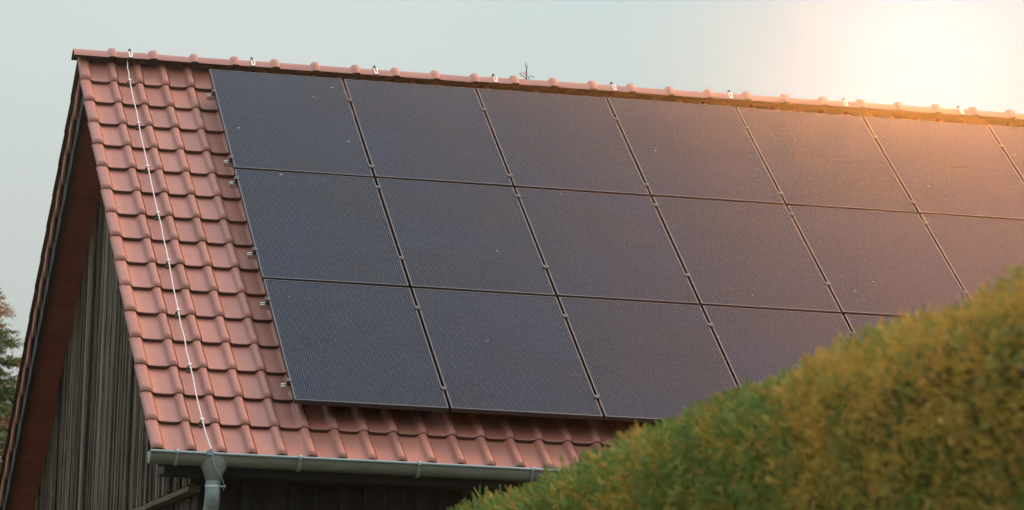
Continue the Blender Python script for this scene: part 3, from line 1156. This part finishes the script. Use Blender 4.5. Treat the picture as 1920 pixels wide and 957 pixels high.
hedge = empty('hedge', (-1.2, -20, 0))
hedge.location = (0, 0, 0)
tag(hedge, 'clipped green and golden thuja hedge, blurred in the foreground below the roof', 'hedge')
L = section(np.array([0.0]))[4]
TOT = L[3] + HH - SR
# dark core
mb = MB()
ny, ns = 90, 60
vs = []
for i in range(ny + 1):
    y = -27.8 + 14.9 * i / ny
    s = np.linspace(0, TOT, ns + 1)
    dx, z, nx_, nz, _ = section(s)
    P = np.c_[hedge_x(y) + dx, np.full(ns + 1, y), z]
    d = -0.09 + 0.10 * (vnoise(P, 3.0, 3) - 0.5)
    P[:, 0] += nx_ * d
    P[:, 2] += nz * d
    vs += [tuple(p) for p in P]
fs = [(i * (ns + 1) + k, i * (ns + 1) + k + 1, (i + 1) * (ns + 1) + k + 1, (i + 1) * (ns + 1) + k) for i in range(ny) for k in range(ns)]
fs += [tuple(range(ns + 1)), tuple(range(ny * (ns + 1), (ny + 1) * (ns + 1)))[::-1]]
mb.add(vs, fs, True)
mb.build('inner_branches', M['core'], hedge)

TQ = [[(0, 0), (0.45, 0.035), (1.0, 0), (0.45, -0.035)]]
for t0 in (0.14, 0.34, 0.54, 0.72, 0.88):
    for sg in (1, -1):
        ln = 0.44 * (1 - 0.72 * t0)
        ang = R(48 - 14 * t0)
        ca_, sa_ = math.cos(ang), math.sin(ang)
        wd = 0.060
        b0 = (t0 + 0.02 * sg, 0)
        mid_ = (b0[0] + ln * 0.55 * ca_, sg * ln * 0.55 * sa_)
        TQ.append([b0, (mid_[0] + wd * sa_, mid_[1] - sg * wd * ca_), (b0[0] + ln * ca_, sg * ln * sa_), (mid_[0] - wd * sa_, mid_[1] + sg * wd * ca_)])
TQ = np.array(TQ)                               # (q,4,2)


def fronds(P, nrm, length, droop, colour):
    n = len(P)
    up = np.array([0, 0, 1.0])
    axis = unit(nrm * rng.uniform(0.25, 0.85, (n, 1)) + up * rng.uniform(0.1, 0.9, (n, 1)) + rng.normal(0, 0.45, (n, 3)))
    side = unit(np.cross(axis, unit(nrm + rng.normal(0, 0.55, (n, 3)))))
    nor = np.cross(side, axis)
    q = len(TQ)
    X = TQ[None, :, :, 0] * length[:, None, None]
    Y = TQ[None, :, :, 1] * length[:, None, None]
    curl = droop[:, None, None] * (TQ[None, :, :, 0] ** 2) * length[:, None, None]
    cup = 0.35 * np.abs(TQ[None, :, :, 1]) * length[:, None, None]
    V = (P[:, None, None, :] + axis[:, None, None, :] * X[..., None] + side[:, None, None, :] * Y[..., None]
         + nor[:, None, None, :] * (curl - cup)[..., None])
    col = np.repeat(colour, q, axis=0) * rng.uniform(0.85, 1.15, (n * q, 1))
    return V.reshape(-1, 3), col


def hedge_points(n, s0, s1, y0, y1, yw=False):
    s = rng.uniform(s0, s1, n)
    y = rng.uniform(y0, y1, n)
    dx, z, nx_, nz, _ = section(s)
    P = np.c_[hedge_x(y) + dx, y, z]
    nrm = np.c_[nx_, np.zeros(n), nz]
    d = 0.06 * (vnoise(P, 2.6, 5) - 0.5) + 0.06 * (vnoise(P, 7.0, 6) - 0.5) - rng.uniform(0.0, 0.10, n)
    return P + nrm * d[:, None], nrm


sets = [hedge_points(56000, L[0] - 0.95, L[1] + 0.10, -27.6, -13.0),
        hedge_points(26000, L[0] - 0.75, L[1] + 0.10, -27.6, -19.0),
        hedge_points(9000, 0.9, L[0] - 0.95, -27.6, -13.0),
        hedge_points(13000, L[1] + 0.1, L[3], -27.6, -13.0),
        hedge_points(1600, 0.05, 0.9, -27.6, -13.0),
        hedge_points(2500, L[3], TOT - 0.05, -27.6, -13.0)]
# ends
for y, sgn, cnt in ((-13.0, 1, 5000), (-27.7, -1, 9000)):
    P = np.c_[hedge_x(y) + rng.uniform(0.1, HW - 0.1, cnt), np.full(cnt, y) + rng.normal(0, 0.03, cnt), rng.uniform(0.1, HH - 0.1, cnt)]
    sets.append((P, np.tile([0, sgn * 1.0, 0.2], (cnt, 1))))
P = np.concatenate([a for a, b in sets])
Nn = np.concatenate([b for a, b in sets])
n = len(P)
ln = rng.uniform(0.022, 0.048, n)
ln *= np.clip(1.0 + (P[:, 1] + 18.0) * 0.05, 0.74, 1.1)
ln[P[:, 2] < 1.9] *= 2.1
# a few longer shoots escaped the shears near the far end
late = (P[:, 1] > -14.9) & (P[:, 2] > 2.3) & (rng.random(n) < 0.16)
ln[late] *= rng.uniform(1.3, 2.0, late.sum())
cA, cB, cC, cD = (np.array(c) for c in ((0.105, 0.180, 0.032), (0.21, 0.225, 0.032), (0.45, 0.28, 0.045), (0.42, 0.19, 0.055)))
n1 = vnoise(P, 5.5, 1) * 0.35 + vnoise(P, 13.0, 2) * 0.35 + vnoise(P, 27.0, 9) * 0.30 + rng.normal(0, 0.055, n)
n2 = vnoise(P, 1.1, 8)
n1 = n1 + np.clip((-18.0 - P[:, 1]) / 6.0, -0.6, 1.0) * 0.20  # leaves turned golden towards the near end, painting in the flare's warm cast
gold = np.clip((n1 - 0.455 + 0.16 * (n2 - 0.5)) / 0.20, 0, 1)[:, None]
tan_ = np.clip((n1 - 0.58 + 0.22 * (n2 - 0.5)) / 0.16, 0, 1)[:, None]
col = cA * (1 - gold) + cB * gold
col = col * (1 - tan_) + cC * tan_
brown = (rng.random(n) < 0.05)[:, None]
col = np.where(brown, cD, col) * rng.uniform(0.85, 1.3, (n, 1))
V, cc = fronds(P, Nn, ln, rng.uniform(-0.35, 0.1, n), col)
np_mesh('foliage', V, len(cc), cc, M['hedge'], hedge)

# ---------------------------------------------------------------- spruce behind the barn
TX, TY, TH = -1.12, 9.2, 6.9
spr = empty('spruce_tree', (TX, TY, 0))
tag(spr, 'green and brown spruce tree at the left edge behind the barn gable', 'tree')
mb = MB()
mb.tube([(0, 0, -0.1), (0.02, 0.01, 2), (0.0, 0.03, 4.5), (0.01, 0.0, 7), (0, 0, TH)], [0.17, 0.14, 0.10, 0.05, 0.012], 12)
mb.build('trunk', M['bark'], spr)
limb = MB()
shoots_p, shoots_d, shoots_l = [], [], []
z = 1.6
while z < TH - 0.15:
    nb = random.randint(6, 8)
    rad = 0.22 + (TH - z) * 0.62 if z > 5 else 0.22 + (TH - 5) * 0.62
    rad = min(rad, 1.95)
    a0 = random.random() * 6.28
    for k in range(nb):
        a = a0 + 6.283 * k / nb + random.gauss(0, 0.15)
        Lb = rad * random.uniform(0.75, 1.08)
        droop = random.uniform(0.10, 0.34)
        pts = []
        ns_ = 9
        for i in range(ns_ + 1):
            t = i / ns_
            rr = Lb * t
            zz_ = z + 0.12 * rr - droop * Lb * t * t + 0.22 * Lb * max(0, t - 0.6) ** 1.5
            pts.append(Vector((math.cos(a) * rr, math.sin(a) * rr, zz_)))
        limb.tube(pts, [0.013 * (1 - 0.8 * i / ns_) * (0.5 + Lb / 3) for i in range(ns_ + 1)], 5)
        for i in range(2, ns_ + 1):
            p = pts[i]
            d = (pts[i] - pts[i - 1]).normalized()
            sd = Vector((-math.sin(a), math.cos(a), 0))
            t = i / ns_
            for sg in (1, -1):
                for rep in range(3):
                    tl = (0.16 + 0.34 * (1 - t) * Lb * 0.55) * random.uniform(0.7, 1.2)
                    dd = (d * random.uniform(0.5, 0.9) + sd * sg + Vector((0, 0, random.uniform(-0.45, 0.25)))).normalized()
                    base = p + (pts[i - 1] - p) * random.random()
                    m_ = max(1, int(tl / 0.085))
                    for q in range(m_):
                        bp = base + dd * (tl * q / m_)
                        if q:
                            sh = (dd + d.cross(dd) * 0 + Vector((random.gauss(0, .5), random.gauss(0, .5), random.gauss(-0.1, .35)))).normalized()
                            shoots_p.append(bp); shoots_d.append(sh); shoots_l.append(random.uniform(0.06, 0.12))
                        shoots_p.append(bp); shoots_d.append(dd); shoots_l.append(tl / m_ * 1.15)
            if i == ns_:
                shoots_p.append(p); shoots_d.append(d); shoots_l.append(0.14)
    z += random.uniform(0.16, 0.26) * (0.7 + 0.3 * (TH - z) / TH)
limb.build('limbs', M['bark'], spr)
P = np.array([tuple(p) for p in shoots_p]); D = np.array([tuple(p) for p in shoots_d]); LL = np.array(shoots_l)
ns_ = len(P)
NN = 24
tt = np.tile(np.linspace(0.06, 1.0, NN), (ns_, 1))
base = P[:, None, :] + D[:, None, :] * (tt * LL[:, None])[..., None]
rv = rng.normal(0, 1, (ns_, NN, 3))
rv -= D[:, None, :] * np.sum(rv * D[:, None, :], -1, keepdims=True)
rv /= np.linalg.norm(rv, axis=-1, keepdims=True)
nd_ = rv * 0.85 + D[:, None, :] * 0.6
nd_ /= np.linalg.norm(nd_, axis=-1, keepdims=True)
wv = np.cross(nd_, D[:, None, :])
wv /= np.maximum(np.linalg.norm(wv, axis=-1, keepdims=True), 1e-6)
nl = rng.uniform(0.026, 0.040, (ns_, NN, 1))
nw = 0.0036
V = np.stack([base - wv * nw * 0.6, base + nd_ * nl * 0.6 - wv * nw, base + nd_ * nl, base + nd_ * nl * 0.6 + wv * nw], 2).reshape(-1, 3)
gcol, bcol, ycol = np.array((0.095, 0.135, 0.040)), np.array((0.36, 0.20, 0.075)), np.array((0.25, 0.24, 0.06))
h1 = vnoise(P + 50, 3.2, 4)[:, None]
sc_col = np.where(h1 > 0.64, bcol, np.where(rng.random((ns_, 1)) < 0.35, ycol, gcol))
cc = np.repeat(sc_col, NN, 0) * rng.uniform(0.8, 1.2, (ns_ * NN, 1))
np_mesh('crown', V, ns_ * NN, cc, M['needle'], spr)

# ---------------------------------------------------------------- haze
hz = MB()
hz.box((-290, -290, -2.4), (290, 290, 7.95))
hm = bpy.data.materials.new('thin sunlit haze')
hm.use_nodes = True
ht = hm.node_tree
ht.nodes.clear()
pv = nd(ht, 'ShaderNodeVolumePrincipled')
pv.inputs['Color'].default_value = (0.95, 0.93, 0.90, 1)
pv.inputs['Density'].default_value = HAZE_DENSITY
pv.inputs['Anisotropy'].default_value = HAZE_G
ho = nd(ht, 'ShaderNodeOutputMaterial')
ht.links.new(pv.outputs[0], ho.inputs['Volume'])
hzo = hz.build('haze', hm)
tag(hzo, 'thin warm haze glowing round the low sun', 'haze', kind='stuff')
